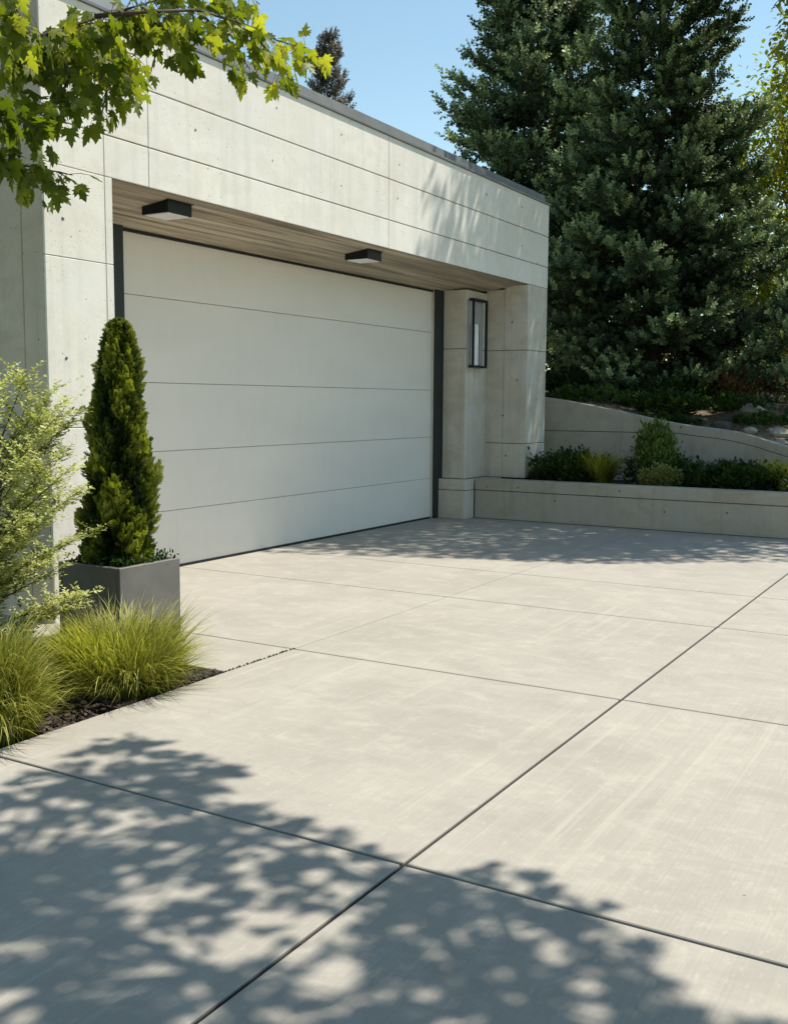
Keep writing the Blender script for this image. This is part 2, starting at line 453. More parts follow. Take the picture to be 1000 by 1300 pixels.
DR = MB(); gap = .0055
xl = [-14, -6.9, -4.6, -2.2, .2, 2.53, 4.52, 6.33, 7.5, 10.94]
yl = [-3.0, -1.9, 1.45, 3.30, 5.93]
for j in range(len(yl) - 1):
    for i in range(len(xl) - 1):
        x0, x1, y0, y1 = xl[i], xl[i + 1], yl[j], yl[j + 1]
        if y0 >= 3.2:
            if x1 <= 4.0: continue
            if x0 < 4.6 and x0 < BEDX: x0 = BEDX
        g1 = gap
        DR.box(x0 + g1 * (1.3 if x0 == 2.53 else 1), x1 - g1 * (1.3 if x1 == 2.53 else 1), y0 + g1 * (1.3 if y0 == 1.45 else .8), y1 - g1 * (1.3 if y1 == 1.45 else .8), -.12, 0, .003)
tag(DR.build('driveway', M['drive']), kind='structure')
SB = lambda x, y: .012 * math.sin(9 * x + 3 * y) + .012 * math.sin(13 * y - 4 * x) - .02
sheet('garden_bed', -6, BEDX, 3.31, 9.5, -.012, M['soil'], 90, 50, SB)
# loose pebbles along the joint and bed edge
def pebble(mb, p, r, rr):
    import itertools
    V = []; 
    for k, zz in enumerate((-.6, 0.1, .75)):
        rad = (.75, 1, .6)[k] * r
        for a in range(6):
            t = a * math.pi / 3 + k * .4 + rr.random(); V.append((p[0] + rad * math.cos(t) * rr.uniform(.8, 1.2), p[1] + rad * math.sin(t) * rr.uniform(.8, 1.2), p[2] + r * .7 * zz))
    V.append((p[0], p[1], p[2] + r * .75)); F = []
    for k in range(2):
        for a in range(6): F.append((k * 6 + a, k * 6 + (a + 1) % 6, k * 6 + 6 + (a + 1) % 6, k * 6 + 6 + a))
    for a in range(6): F.append((12 + a, 12 + (a + 1) % 6, 18))
    F.append(tuple(range(6))[::-1]); mb.add(V, F)
rr = random.Random(4)
M['peb'] = simple('small_pebbles', (.06, .05, .042), .9, var=.6)
PB = MB()
for k in range(22): pebble(PB, (3.93 + k * .028 + rr.uniform(-.006, .006), 3.30 + rr.uniform(-.004, .004), .001), rr.uniform(.0055, .010), rr)
for k in range(160): pebble(PB, (3.93 - abs(rr.gauss(0, .11)), 3.32 + abs(rr.gauss(0, .07)), .0), rr.uniform(.004, .010), rr)
tag(PB.build('gravel', M['peb']), 'small dark pebbles scattered along the joint at the tip of the garden bed', 'gravel', kind='stuff')
MC = MB()
for k in range(2600):
    x = rr.uniform(1.9, 3.93); y = 3.33 + abs(rr.gauss(0, .5)); a = rr.uniform(0, 6.3); L = rr.uniform(.008, .026); w_ = L * .35; z = SB(x, y) + rr.uniform(0, .012)
    c, s = math.cos(a), math.sin(a); t = rr.uniform(-.012, .012)
    MC.quad((x - c * L - s * w_, y - s * L + c * w_, z - t), (x - c * L + s * w_, y - s * L - c * w_, z), (x + c * L + s * w_, y + s * L - c * w_, z + t), (x + c * L - s * w_, y + s * L + c * w_, z + .006))
M['mulch'] = simple('bark_mulch', (.075, .05, .035), .9, var=.6)
tag(MC.build('mulch', M['mulch']), 'dark shredded bark mulch covering the garden bed beside the driveway', 'mulch', kind='stuff')

M['tie'] = simple('tie_hole', (.10, .095, .085), .95)
trr = random.Random(11)
def disc(mb, p, axis, r):
    V = []
    for k in range(8):
        a = k * math.pi / 4
        q = [p[0], p[1], p[2]]; u, v_ = [i for i in range(3) if i != axis]
        q[u] += r * math.cos(a) * trr.uniform(.7, 1.2); q[v_] += r * math.sin(a) * trr.uniform(.7, 1.3); V.append(q)
    mb.add(V, [tuple(range(8))]); mb.m[len(mb.f) - 1] = M['tie']
# ------------------------------------------------------------------ garage building
YB, YD = 4.90, 5.765              # front plane of the fascia; plane of the door
PXL, OXL, PXR, XR = 4.28, 4.824, 11.37, 11.945
ZS, ZG1, ZG2, ZT = 2.733, 2.983, 3.343, 3.713
bld = thing('garage_building', (8.1, 7.5, 0), 'flat roofed pale concrete garage with wide recessed bay facing the driveway', 'building')
def panels(xs, zs, y0, thick, gx, gz, mb):
    for i in range(len(xs) - 1):
        for j in range(len(zs) - 1):
            mb.box(xs[i] + (gx if i else 0), xs[i + 1] - (gx if i < len(xs) - 2 else 0), y0, y0 + thick,
                   zs[j] + (gz if j else 0), zs[j + 1] - (gz if j < len(zs) - 2 else 0), .003)
fb = MB(); panels([PXL, 4.76, 5.15, 8.19, 10.31, XR], [ZS, ZG1, ZG2, ZT], YB, .0155, .0022, .0045, fb)
for zz in (3.16, 3.53):
    for xx in np.arange(5.6, 11.8, .92):
        if trr.random() < .75: disc(fb, (xx + trr.uniform(-.05, .05), YB - .0018, zz + trr.uniform(-.04, .04)), 1, trr.uniform(.007, .012))
disc(fb, (11.62, YB - .0018, 3.0), 1, .011)
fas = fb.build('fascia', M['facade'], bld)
core = MB(); core.box(PXL + .01, XR - .01, YB + .012, YB + .22, ZS + .004, ZT - .004); core.build('fascia_core', M['seam'], bld)
# left pillar: front panels and the long side wall
lp = MB()
for xa, xb in ((PXL, 4.76 - .002), (4.76 + .002, OXL)):
    for za, zb in ((-.05, 1.18), (1.184, 2.196), (2.20, ZS - .004)): lp.box(xa, xb, YB, YB + .016, za, zb, .003)
for (x, z) in ((4.42, 2.42), (4.42, 1.6), (4.55, 1.0)): disc(lp, (x, YB - .0018, z), 1, .011)
lp.build('left_pillar', M['facade'], bld)
lc = MB(); lc.box(PXL + .03, OXL - .012, YB + .03, 5.64, -.05, ZS - .006); lc.build('pillar_core', M['seam'], bld)
lw = MB()
for ya, yb in ((YB + .017, 5.095), (5.115, 7.4), (7.405, 9.6), (9.605, 12.2)):
    for za, zb in ((-.05, 1.18), (1.184, ZT - .004)): lw.box(PXL + (0 if ya < 5.1 else .014), PXL + .2, ya, yb, za, zb, .004)
lw.build('side_wall', M['side'], bld)
# left return inside the recess
lr = MB(); lr.box(OXL - .05, OXL - .001, YB + .062, 5.66, 0, ZS - .07, .003); lr.build('left_return', M['pier'], bld)
# right pier stack
def zsplit(mb, x0, x1, y0, y1, zs, b=.004, g_=.003):
    for a in range(len(zs) - 1): mb.box(x0, x1, y0, y1, zs[a] + (g_ if a else 0), zs[a + 1] - (g_ if a < len(zs) - 2 else 0), b)
rp = MB(); zsplit(rp, PXR, XR, YB, YB + .30, [.462, .87, 1.97, ZS - .005]); zsplit(rp, PXR, XR, YB + .303, 5.44, [.462, .87, 1.97, ZS - .05])
for (x, z) in ((11.65, 2.3), (11.68, 1.4)): disc(rp, (x, YB - .0018, z), 1, .011)
for (y, z) in ((5.2, 1.2), (5.15, .72), (5.1, 2.3), (5.02, 1.62)): disc(rp, (PXR - .0018, y, z), 0, .012)
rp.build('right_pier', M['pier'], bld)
rc = MB(); rc.box(PXR + .012, XR - .012, YB + .02, 5.9, 0, ZS - .08); rc.box(10.815, 11.4, 5.44, 5.95, .0, 2.60); rc.build('pier_core', M['joint'], bld)
rr_ = MB(); zsplit(rr_, 10.80, PXR - .003, 5.42, 5.711, [.466, 1.97, 2.64]); rr_.build('return_wall', M['pier'], bld)
pl = MB(); pl.box(10.72, 10.946, 5.36, 5.72, 0, .33, .005); pl.box(10.72, 10.946, 5.362, 5.72, .336, .46, .005); pl.box(10.95, PXR + .1, 5.40, 5.72, 0, .458, .003); pl.build('plinth', M['pier'], bld)
# soffit: slopes very slightly outwards for drip, ends at the door head
sf = MB()
zf, zb_ = ZS + .001, 2.618
sf.add([(OXL - .04, YB + .052, zf), (PXR, YB + .052, zf), (PXR, YD + .1, zb_), (OXL - .04, YD + .1, zb_),
        (OXL - .04, YB + .052, zf + .04), (PXR, YB + .052, zf + .04), (PXR, YD + .1, zb_ + .04), (OXL - .04, YD + .1, zb_ + .04)],
       [(0, 3, 2, 1), (4, 5, 6, 7), (0, 1, 5, 4), (2, 3, 7, 6), (0, 4, 7, 3), (1, 2, 6, 5)])
sf.build('soffit', M['soffit'], bld)
# roof, right and rear walls
rw = MB(); rw.box(XR - .18, XR - .004, YB + .31, 12.2, 0, ZT - .004, .004); rw.build('right_wall', M['pier'], bld)
bw = MB(); bw.box(PXL + .21, XR - .19, 12.0, 12.2, 0, ZT - .004, .004); bw.build('rear_wall', M['pier'], bld)
rf = MB(); rf.box(PXL + .21, XR - .19, YB + .225, 11.99, ZT - .25, ZT - .1); rf.build('roof', M['coping'], bld)
cp = MB()
def cap(x0, x1, y0, y1):
    cp.box(x0, x1, y0, y1, ZT + .001, ZT + .022, .002)
cap(PXL - .02, XR + .015, YB - .016, YB + .30)
cp.add([(PXL - .01, YB + .035, ZT + .02), (XR - .005, YB + .035, ZT + .02), (XR - .005, YB + .28, ZT + .02), (PXL - .01, YB + .28, ZT + .02),
        (PXL - .01, YB + .06, ZT + .125), (XR - .005, YB + .06, ZT + .125), (XR - .005, YB + .28, ZT + .135), (PXL - .01, YB + .28, ZT + .135)],
       [(0, 3, 2, 1), (4, 5, 6, 7), (0, 1, 5, 4), (2, 3, 7, 6), (0, 4, 7, 3), (1, 2, 6, 5)])
cp.box(PXL - .02, PXL + .24, YB + .302, 12.22, ZT + .001, ZT + .13, .003); cp.box(XR - .24, XR + .015, YB + .302, 12.22, ZT + .001, ZT + .13, .003)
cp.box(PXL + .242, XR - .242, 11.95, 12.22, ZT + .001, ZT + .13, .003)
cp.build('coping', M['coping'], bld)
# overhead door: five panels, tongue joints, trims, dark jambs
DX0, DX1 = 5.725, 10.605
gd = MB()
for za, zb in ((.018, .467), (.471, .948), (.952, 1.488), (1.492, 2.148), (2.152, 2.622)): gd.box(DX0, DX1 + .004, YD, YD + .045, za, zb, .003)
door = gd.build('garage_door', M['door'], bld)
dc = MB(); dc.box(DX0, DX1, YD + .012, YD + .04, .02, 2.61); dc.build('panel_joint', M['seam'], door)
ds = MB(); ds.box(DX0 - .02, DX1 + .02, YD - .012, YD + .03, .0, .016, .003); ds.build('bottom_seal', M['rubber'], door)
hs = MB(); hs.box(DX0 - .02, DX1 + .02, YD - .018, YD - .002, 2.608, 2.626, .002); hs.build('head_seal', M['rubber'], door)
tr_ = MB(); tr_.box(DX1 + .005, DX1 + .03, 5.737, YD + .03, 0, 2.63, .002); tr_.build('door_stop', M['trim'], bld)
for x0, x1 in ((5.30, DX0), (DX1 + .004, 10.798)):
    jb = MB(); jb.box(x0, x1, 5.712, 5.735, 0, 2.636, .003); jb.box(x0 + .035, x1 - .01, 5.74, 5.95, 0, 2.60); jb.build('door_jamb', M['jamb'], bld)
jl = MB(); jl.box(OXL, 5.298, 5.66, 5.95, 0, 2.61, .003); jl.build('left_infill', M['pier'], bld)

# ceiling lights (two) hung from the soffit
def soffz(y): return zf + (zb_ - zf) * (y - YB - .052) / (YD + .1 - YB - .052)
def ceil_light(px, py, label):
    p = at(px, py, 2, 2.60); x, y = p[0], p[1]; z1 = soffz(y - .12) + .003
    t = thing('ceiling_light', (x, y, z1), label, 'light', 'black ceiling lights under the soffit')
    h = MB(); z0 = z1 - .088; s = .122
    h.box(x - s, x + s, y - s, y - s + .012, z0, z1, .002); h.box(x - s, x + s, y + s - .012, y + s, z0, z1, .002)
    h.box(x - s, x - s + .012, y - s + .013, y + s - .013, z0, z1, .002); h.box(x + s - .012, x + s, y - s + .013, y + s - .013, z0, z1, .002)
    h.box(x - s + .013, x + s - .013, y - s + .013, y + s - .013, z0 + .03, z1 - .002); h.build('housing', M['black'], t)
    d = MB(); d.box(x - s + .014, x + s - .014, y - s + .014, y + s - .014, z0 - .006, z0 + .028, .004); d.build('diffuser', M['diffuser'], t)
    fl = MB(); fl.box(x - s - .012, x + s + .012, y - s - .012, y + s + .012, z1 - .006, z1 + .012, .002); fl.build('canopy', M['black'], t)
ceil_light(212, 281, 'black square ceiling light nearest the sunlit left pillar')
ceil_light(461, 336, 'black square ceiling light nearer the wall lantern end of the recess')

# wall lantern
wx0, wx1, wy0, wy1, wz0, wz1 = 10.83, 11.20, 5.335, 5.418, 1.755, 2.545
wl = thing('wall_lantern', ((wx0 + wx1) / 2, wy1, 2.1), 'tall black framed wall lantern on the shaded pier right of the door', 'lantern')
h = MB(); h.box(wx0 + .005, wx1 - .005, wy1 - .016, wy1, wz0 + .005, wz1 - .005, .002); h.build('back_plate', M['plate'], wl)
h = MB(); t_ = .026
for (a, b_, c, d) in ((wx0, wx1, wz1 - t_, wz1), (wx0, wx1, wz0, wz0 + t_)): h.box(a, b_, wy0, wy1 - .018, c, d, .002)
for (a, b_) in ((wx0, wx0 + t_), (wx1 - t_, wx1)): h.box(a, b_, wy0, wy0 + t_, wz0 + t_ + .001, wz1 - t_ - .001, .002)
h.build('frame', M['black'], wl)
h = MB(); h.box(wx0 + .045, wx0 + .19, wy0 + .03, wy1 - .022, wz0 + t_ + .002, wz0 + .50, .003); h.build('tube', M['diffuser'], wl)
h = MB(); h.box(wx0 + .193, wx0 + .207, wy0 + .03, wy1 - .022, wz0 + t_ + .002, wz0 + .50, .001); h.build('bracket', M['black'], wl)

# ------------------------------------------------------------------ low planter wall, retaining wall, slope
pw = thing('planter_wall', (11.06, 2, 0), 'low brown grey concrete planter wall with a grooved top band', 'wall')
for (z0, z1, nm) in ((0, .327, 'lower_band'), (.333, .462, 'top_band')):
    h = MB()
    for ya, yb in ((-3.5, .4), (.404, 5.355)): h.box(10.95 + (.004 if z0 == 0 else 0), 11.17, ya, yb, z0, z1, .006)
    for (y, z) in ((4.35, .25), (3.6, .40), (3.1, .20), (2.45, .23), (4.8, .38), (5.2, .37)):
        if z0 < z < z1: disc(h, (10.9485 if z > .33 else 10.9525, y, z), 0, .011)
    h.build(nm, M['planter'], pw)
h = MB(); h.box(10.965, 11.16, -3.5, 5.35, .01, .45); h.build('wall_core', M['joint'], pw)
h = MB(); h.box(11.172, PXR + .2, YB + .31, 5.398, .3, .459); h.build('ledge', M['planter'], pw)
sheet('planter_soil', 11.165, 12.52, -3.5, YB + .3, .40, M['soil'], 20, 60, lambda x, y: .015 * math.sin(11 * x + 7 * y))

def rtop(y):
    P = [(-3.5, .40), (0, .52), (1.4, .70), (2.1, .84), (2.45, .96), (2.78, 1.05), (3.35, 1.09), (4.0, 1.22), (4.6, 1.34), (5.15, 1.43), (5.6, 1.46), (7.0, 1.46)]
    for a in range(len(P) - 1):
        if P[a][0] <= y <= P[a + 1][0]:
            t = (y - P[a][0]) / (P[a + 1][0] - P[a][0]); return P[a][1] + (P[a + 1][1] - P[a][1]) * t
    return P[0][1] if y < P[0][0] else P[-1][1]
def rtops(y): return np.mean([rtop(y + d) for d in (-.3, -.2, -.1, 0, .1, .2, .3)])
rt = thing('retaining_wall', (12.6, 3, 0), 'curved top concrete retaining wall sloping down behind the planted bed', 'wall')
ys = np.arange(-3.4, 6.01, .1)
def ribbon(mb, zlo, zhi, x0, x1):
    V = []; F = []
    for y in ys:
        a, b_ = zlo(y), max(zhi(y), zlo(y) + .002)
        V += [(x0, y, a), (x0, y, b_), (x1, y, b_), (x1, y, a)]
    for i in range(len(ys) - 1):
        for k in range(4): F.append((i * 4 + k, i * 4 + (k + 1) % 4, (i + 1) * 4 + (k + 1) % 4, (i + 1) * 4 + k))
    n = len(V); F += [(0, 1, 2, 3), (n - 4, n - 3, n - 2, n - 1)]
    mb.add(V, F)
jz = lambda y: min(1.0, rtops(y) - .11)
h = MB(); ribbon(h, lambda y: 0, lambda y: jz(y) - .004, 12.53, 12.75); h.build('lower_lift', M['planter'], rt)
h = MB(); ribbon(h, lambda y: jz(y) + .004, lambda y: rtops(y), 12.53, 12.75); h.build('upper_lift', M['planter'], rt)
h = MB(); ribbon(h, lambda y: .1, lambda y: rtops(y) - .02, 12.545, 12.74); h.build('wall_core', M['joint'], rt)

def slopez(x, y):
    base = rtops(y) - .10
    d = max(0, x - 12.75)
    return base + (1.42 - base) * min(1, d / 3.0) + .03 * d * (1 if d < 14 else 0) + (.42 if d >= 14 else 0) + .05 * math.sin(1.7 * x + y) + .04 * math.sin(3.1 * y - x)
xs_ = np.r_[np.linspace(12.74, 20, 40), np.linspace(21, 70, 30)]; ysl = np.r_[np.linspace(-40, -4, 20), np.linspace(-3.5, 12, 70), np.linspace(13, 60, 24)]
V = np.array([(x, y, slopez(x, y) if x > 12.745 else slopez(x, y) - .0) for y in ysl for x in xs_])
nx = len(xs_); F = np.array([(j * nx + i, j * nx + i + 1, (j + 1) * nx + i + 1, (j + 1) * nx + i) for j in range(len(ysl) - 1) for i in range(nx - 1)])
tag(link('hillside', V, F, M['slope'], smooth=True), kind='structure')

# ------------------------------------------------------------------ square planter with clipped conifer
bx0, by0, bz = 3.99, 4.06, .45
bs = .475
pb = thing('planter_box', (bx0 + bs / 2, by0 + bs / 2, 0), 'square charcoal planter box holding the clipped conifer', 'planter')
h = MB(); t_ = .03
h.box(bx0, bx0 + bs, by0, by0 + t_, 0, bz, .004); h.box(bx0, bx0 + bs, by0 + bs - t_, by0 + bs, 0, bz, .004)
h.box(bx0, bx0 + t_, by0 + t_ + .0005, by0 + bs - t_ - .0005, .001, bz - .0006, .004); h.box(bx0 + bs - t_, bx0 + bs, by0 + t_ + .0005, by0 + bs - t_ - .0005, .001, bz - .0006, .004)
h.build('shell', M['box'], pb)
h = MB(); h.box(bx0 + t_, bx0 + bs - t_, by0 + t_, by0 + bs - t_, .02, bz - .045); h.build('soil', M['soil'], pb)

cx, cy = bx0 + bs / 2, by0 + bs / 2
tj = thing('clipped_conifer', (cx, cy, bz - .04), 'narrow cone shaped evergreen growing in the charcoal box', 'conifer')
h = MB(); h.tube([(cx, cy, bz - .05), (cx + .01, cy, .9), (cx - .02, cy, 1.6)], [.022, .016, .005]); h.build('trunk', M['bark'], tj, True)
HT = 1.36
prof = np.array([(0, .17), (.06, .205), (.18, .215), (.35, .205), (.5, .18), (.62, .155), (.75, .128), (.86, .10), (.94, .07), (.98, .04), (1, .012)])
parts = []
N = 11500
hz = rng.random(N) ** .92; az = rng.uniform(0, 2 * np.pi, N)
lump = .9 + .19 * np.sin(az * 3 + hz * 11) + .14 * np.sin(az * 5 - hz * 19 + 1) + .10 * np.sin(az * 7 + hz * 37)
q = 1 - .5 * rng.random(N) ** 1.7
rad = np.interp(hz, prof[:, 0], prof[:, 1]) * lump * q * .82
lean = .028 * hz
pos = np.c_[cx + lean + rad * np.cos(az), cy + rad * np.sin(az), bz - .03 + hz * HT - .02]
out = np.c_[np.cos(az), np.sin(az), np.zeros(N)]
d = out * rng.uniform(.3, 1.0, (N, 1)) + np.array([0, 0, 1.]) + rng.normal(0, .25, (N, 3))
sc = rng.uniform(.035, .085, N) * (1 - .25 * hz)
tint = .18 + .95 * (q - .55) + (lump - .9) * 1.3 + .22 * np.clip(hz - .5, 0, 1) + rng.normal(0, .12, N) + .12 * np.sin(az * 4 + hz * 17)  # shaded gaps, sunlit lumps and brighter top painted into the spray tint
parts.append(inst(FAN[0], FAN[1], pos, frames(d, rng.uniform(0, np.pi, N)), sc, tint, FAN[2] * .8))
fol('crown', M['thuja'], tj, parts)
# ground cover in the box
gc = thing('trailing_ground_cover', (cx, cy, bz - .03), 'small leaved dark ground cover around the conifer stem in the box', 'plant')
N = 900
pos = np.c_[rng.uniform(bx0 + .02, bx0 + bs - .01, N), rng.uniform(by0 + .005, by0 + bs - .01, N), bz - .03 + rng.random(N) * .07]
fol('leaves', M['greenleaf'], gc, inst(LF[0], LF[1], pos, frames(rnd_unit(N) + [0, 0, .6], rng.uniform(0, 6, N)), rng.uniform(.015, .032, N), rng.uniform(0, .6, N)))

# ------------------------------------------------------------------ grasses
def grass_blades(c, n, h0, spread, r0, width=.0035, seed=0, curl=1.0, tmin=.1, tmax=.9, lift=1.0):
    r = np.random.default_rng(seed); K = 6
    a = r.uniform(0, 2 * np.pi, n); s = np.sqrt(r.random(n))
    base = np.c_[c[0] + r0 * s * np.cos(a), c[1] + r0 * s * np.sin(a), np.full(n, c[2])]
    a2 = a + r.normal(0, .5, n); L = h0 * r.uniform(.55, 1.15, n); sp = spread * (s * .8 + .25) * r.uniform(.6, 1.2, n)
    bend = r.uniform(.6, 1.6, n) * curl; W_ = width * r.uniform(.6, 1.4, n)
    V = np.zeros((n, (K + 1) * 2, 3)); T = np.zeros((n, (K + 1) * 2))
    tn = r.uniform(tmin, tmax, n); wob = r.normal(0, .03, (n, 2))
    for k in range(K + 1):
        t = k / K
        out = sp * (t ** 1.5); zz = L * (t - .28 * bend * t ** 3) * lift
        ctr = base + np.c_[out * np.cos(a2) + wob[:, 0] * t * t * 2, out * np.sin(a2) + wob[:, 1] * t * t * 2, zz]
        wv = (W_ * (1 - t) ** .7)[:, None] * np.c_[-np.sin(a2 + .6), np.cos(a2 + .6), np.zeros(n)]
        V[:, 2 * k] = ctr - wv / 2; V[:, 2 * k + 1] = ctr + wv / 2
        T[:, 2 * k] = T[:, 2 * k + 1] = tn - .35 * (1 - t) + .15 * t
    F1 = np.array([(2 * k, 2 * k + 1, 2 * k + 3, 2 * k + 2) for k in range(K)])
    F = (F1[None] + (np.arange(n) * (K + 1) * 2)[:, None, None]).reshape(-1, 4)
    return V.reshape(-1, 3), F, T.ravel()
def grass(name, c, label, cat, group=None, mat='grass', **k):
    V, F, T = grass_blades(c, **k); o = link(name, V, F, M[mat], None, tint=T, loc=c); tag(o, label, cat, group); return o
g1 = 'clumps of fountain grass at the bed edge'
V1 = grass_blades((2.70, 3.56, -.02), 2900, .60, .19, .17, .0065, 5, 1.25, -.05, .95)
V2 = grass_blades((2.68, 3.46, -.02), 1100, .38, .20, .16, .005, 6, 1.6, .0, .5)
def merge4(a, b_): return np.concatenate([a[0], b_[0]]), np.concatenate([a[1], b_[1] + len(a[0])]), np.concatenate([a[2], b_[2]])
V3 = grass_blades((2.70, 3.50, -.02), 520, .42, .18, .17, .013, 15, 1.9, .0, 1.0)
V, F, T = merge4(merge4(V1, V2), V3)
tag(link('grass_clump', V, F, M['grass'], None, tint=T, loc=(2.78, 3.62, 0)), 'taller clump of yellow green grass at the left edge, below the airy pale shrub', 'ornamental grass', g1)
V1 = grass_blades((3.50, 3.58, -.02), 2900, .46, .23, .225, .0066, 8, 1.0, .1, 1.0)
V2 = grass_blades((3.52, 3.52, -.02), 900, .28, .32, .19, .005, 9, 1.6, .0, .5)
V3 = grass_blades((3.50, 3.54, -.02), 520, .34, .22, .22, .012, 16, 1.9, .0, 1.0)
V, F, T = merge4(merge4(V1, V2), V3)
tag(link('grass_clump', V, F, M['grass'], None, tint=T, loc=(3.50, 3.62, 0)), 'rounded sunlit clump of yellow green grass in front of the charcoal planter box', 'ornamental grass', g1)

# ------------------------------------------------------------------ generic leafy plants
def leafy(name, c, label, cat, mat, n, rx, ry, rz, leaf, seed, group=None, stems=6, shell=.5, up=.5, tr=(.1, .9), parts_=True, layered=0, zoff=0):
    r = np.random.default_rng(seed)
    t = thing(name, c, label, cat, group)
    h = MB()
    for k in range(stems):
        a = r.uniform(0, 6.28); e = (c[0] + rx * .7 * math.cos(a), c[1] + ry * .7 * math.sin(a), c[2] + zoff + rz * r.uniform(1.0, 1.6))
        mid = ((c[0] + e[0]) / 2 - .1 * rx * math.cos(a), (c[1] + e[1]) / 2, (c[2] + e[2]) / 2)
        h.tube([c, mid, e], [.012 * rz + .002, .008 * rz + .0015, .001], 5)
    h.build('stems', M['twig'], t, True)
    nc = max(6, int(n / 26)); ce = rnd_unit(nc, r) * (shell + (1 - shell) * r.random((nc, 1)) ** .5)
    ce = ce * [rx, ry, rz] + [c[0], c[1], c[2] + zoff + rz]
    k = r.integers(0, nc, n); csz = min(rx, ry, rz) * .27
    off = r.normal(0, csz, (n, 3)); 
    if layered: off[:, 2] *= layered
    pos = ce[k] + off
    pos[:, 2] = np.maximum(pos[:, 2], c[2] + .01)
    d = (pos - np.array([c[0], c[1], c[2] + zoff + rz * .4])); d /= np.linalg.norm(d, axis=1, keepdims=True) + 1e-6
    d = d + r.normal(0, .5, (n, 3)) + [0, 0, up]
    ti = r.uniform(tr[0], tr[1], n) * .6 + .4 * r.uniform(tr[0], tr[1], nc)[k]
    fol('leaves', M[mat], t, inst(LF[0], LF[1], pos, frames(d, r.uniform(-1, 1, n)), leaf * r.uniform(.6, 1.25, n), ti))
    return t

# airy pale shrub at the left
sh = thing('airy_shrub', (3.16, 4.25, 0), 'airy pale green shrub with feathery layered branches against the left side wall', 'shrub')
r = np.random.default_rng(31)
h = MB(); twigs = []; 
for k in range(112):
    a = r.uniform(0, 6.28); top = r.uniform(.25, 1.45); L = r.uniform(.22, .56) * (1.15 - .35 * abs(top - .9))
    b0 = np.array([3.16 + .06 * math.cos(a), 4.25 + .06 * math.sin(a), 0]); b1 = b0 + [.12 * math.cos(a), .12 * math.sin(a), top * .7]
    e = b0 + [L * math.cos(a), L * math.sin(a), top]
    h.tube([b0, b1, e], [.008, .005, .0015], 5); twigs.append((b1, e))
for (ex, ey, ez) in ((3.80, 4.25, 1.07), (3.72, 4.15, 1.22), (3.70, 4.2, .84), (3.62, 4.1, 1.40), (3.52, 4.2, 1.46)):
    b1 = np.array([3.4, 4.25, ez - .32]); e = np.array([ex, ey, ez]); h.tube([(3.2, 4.25, 0), b1, e], [.008, .005, .0012], 5); twigs.append((b1, e))
h.build('stems', M['twig'], sh, True)
P = []; D = []; Tn = []
for b1, e in twigs:
    ax = e - b1; L = np.linalg.norm(ax); ax = ax / L; base_t = r.uniform(.15, .85)
    for j in range(int(18 + L * 28)):
        s = r.uniform(.2, 1.05); o = b1 + ax * L * s
        sa = r.uniform(0, 6.28); sd2 = np.array([math.cos(sa), math.sin(sa), r.uniform(-.1, .35)]) + ax * .7; sd2 /= np.linalg.norm(sd2)
        tl = r.uniform(.05, .15)
        for q in range(17):
            u = q / 16; sgn = 1 if q % 2 else -1; side = np.cross(sd2, [0, 0, 1.]); side /= np.linalg.norm(side) + 1e-6
            P.append(o + sd2 * tl * u + r.normal(0, .004, 3)); D.append(sd2 * .7 + side * sgn * .9 + r.normal(0, .25, 3)); Tn.append(base_t + r.normal(0, .15))
P = np.array(P); D = np.array(D); n = len(P)
fol('leaves', M['palebush'], sh, inst(LF[0], LF[1], P, frames(D, r.uniform(-.6, .6, n)), r.uniform(.013, .028, n), np.array(Tn)))

# plants in the raised bed
leafy('low_shrub', (11.55, 4.42, .41), 'dark low shrub spreading beside the base of the right pier', 'shrub', 'greenleaf', 3400, .34, .46, .17, .055, 41, tr=(-.1, .45))
grass('yellow_grass', (11.45, 3.98, .41), 'upright yellowish grass tuft in the raised bed, first from the pier', 'ornamental grass', mat='grass', n=900, h0=.50, spread=.24, r0=.10, width=.010, seed=51, tmin=-.1, tmax=.6)
leafy('upright_shrub', (11.75, 3.45, .41), 'cone shaped green shrub standing tallest in the raised bed', 'shrub', 'greenleaf', 3200, .17, .19, .35, .055, 42, tr=(.4, 1.2), up=1.2)
leafy('broad_shrub', (11.8, 3.42, .41), 'dark skirt of low foliage around the cone shaped shrub', 'shrub', 'greenleaf', 2600, .30, .42, .16, .05, 46, tr=(0, .5))
leafy('mound_shrub', (11.35, 3.27, .41), 'small pale green leafy mound spilling to the planter edge below the cone shaped shrub', 'shrub', 'palebush', 2000, .14, .22, .11, .035, 43, tr=(-.2, .5))
leafy('ground_cover', (11.6, 2.55, .41), 'dark strappy ground cover filling the middle of the raised bed', 'plant', 'greenleaf', 4200, .32, .62, .13, .06, 44, tr=(-.2, .5), up=.9)
grass('feather_grass', (11.65, 1.98, .41), 'fine arching feather grass in front of the retaining wall', 'ornamental grass', mat='grass', n=900, h0=.50, spread=.36, r0=.09, width=.008, seed=52, tmin=.2, tmax=1.0)
grass('yellow_grass', (11.8, 1.62, .41), 'tall yellow green grass tuft at the right end of the raised bed', 'ornamental grass', mat='grass', n=900, h0=.60, spread=.2, r0=.12, width=.011, seed=53, tmin=-.1, tmax=.6)
leafy('mound_shrub', (11.35, 1.75, .41), 'pale green leafy mound at the right end of the planter edge', 'shrub', 'palebush', 1300, .13, .25, .09, .035, 45, tr=(-.1, .5))
leafy('edge_plant', (11.35, 4.6, .41), 'dark leafy plant hanging over the planter edge at the pier', 'plant', 'greenleaf', 700, .10, .2, .06, .045, 47, tr=(-.2, .2))
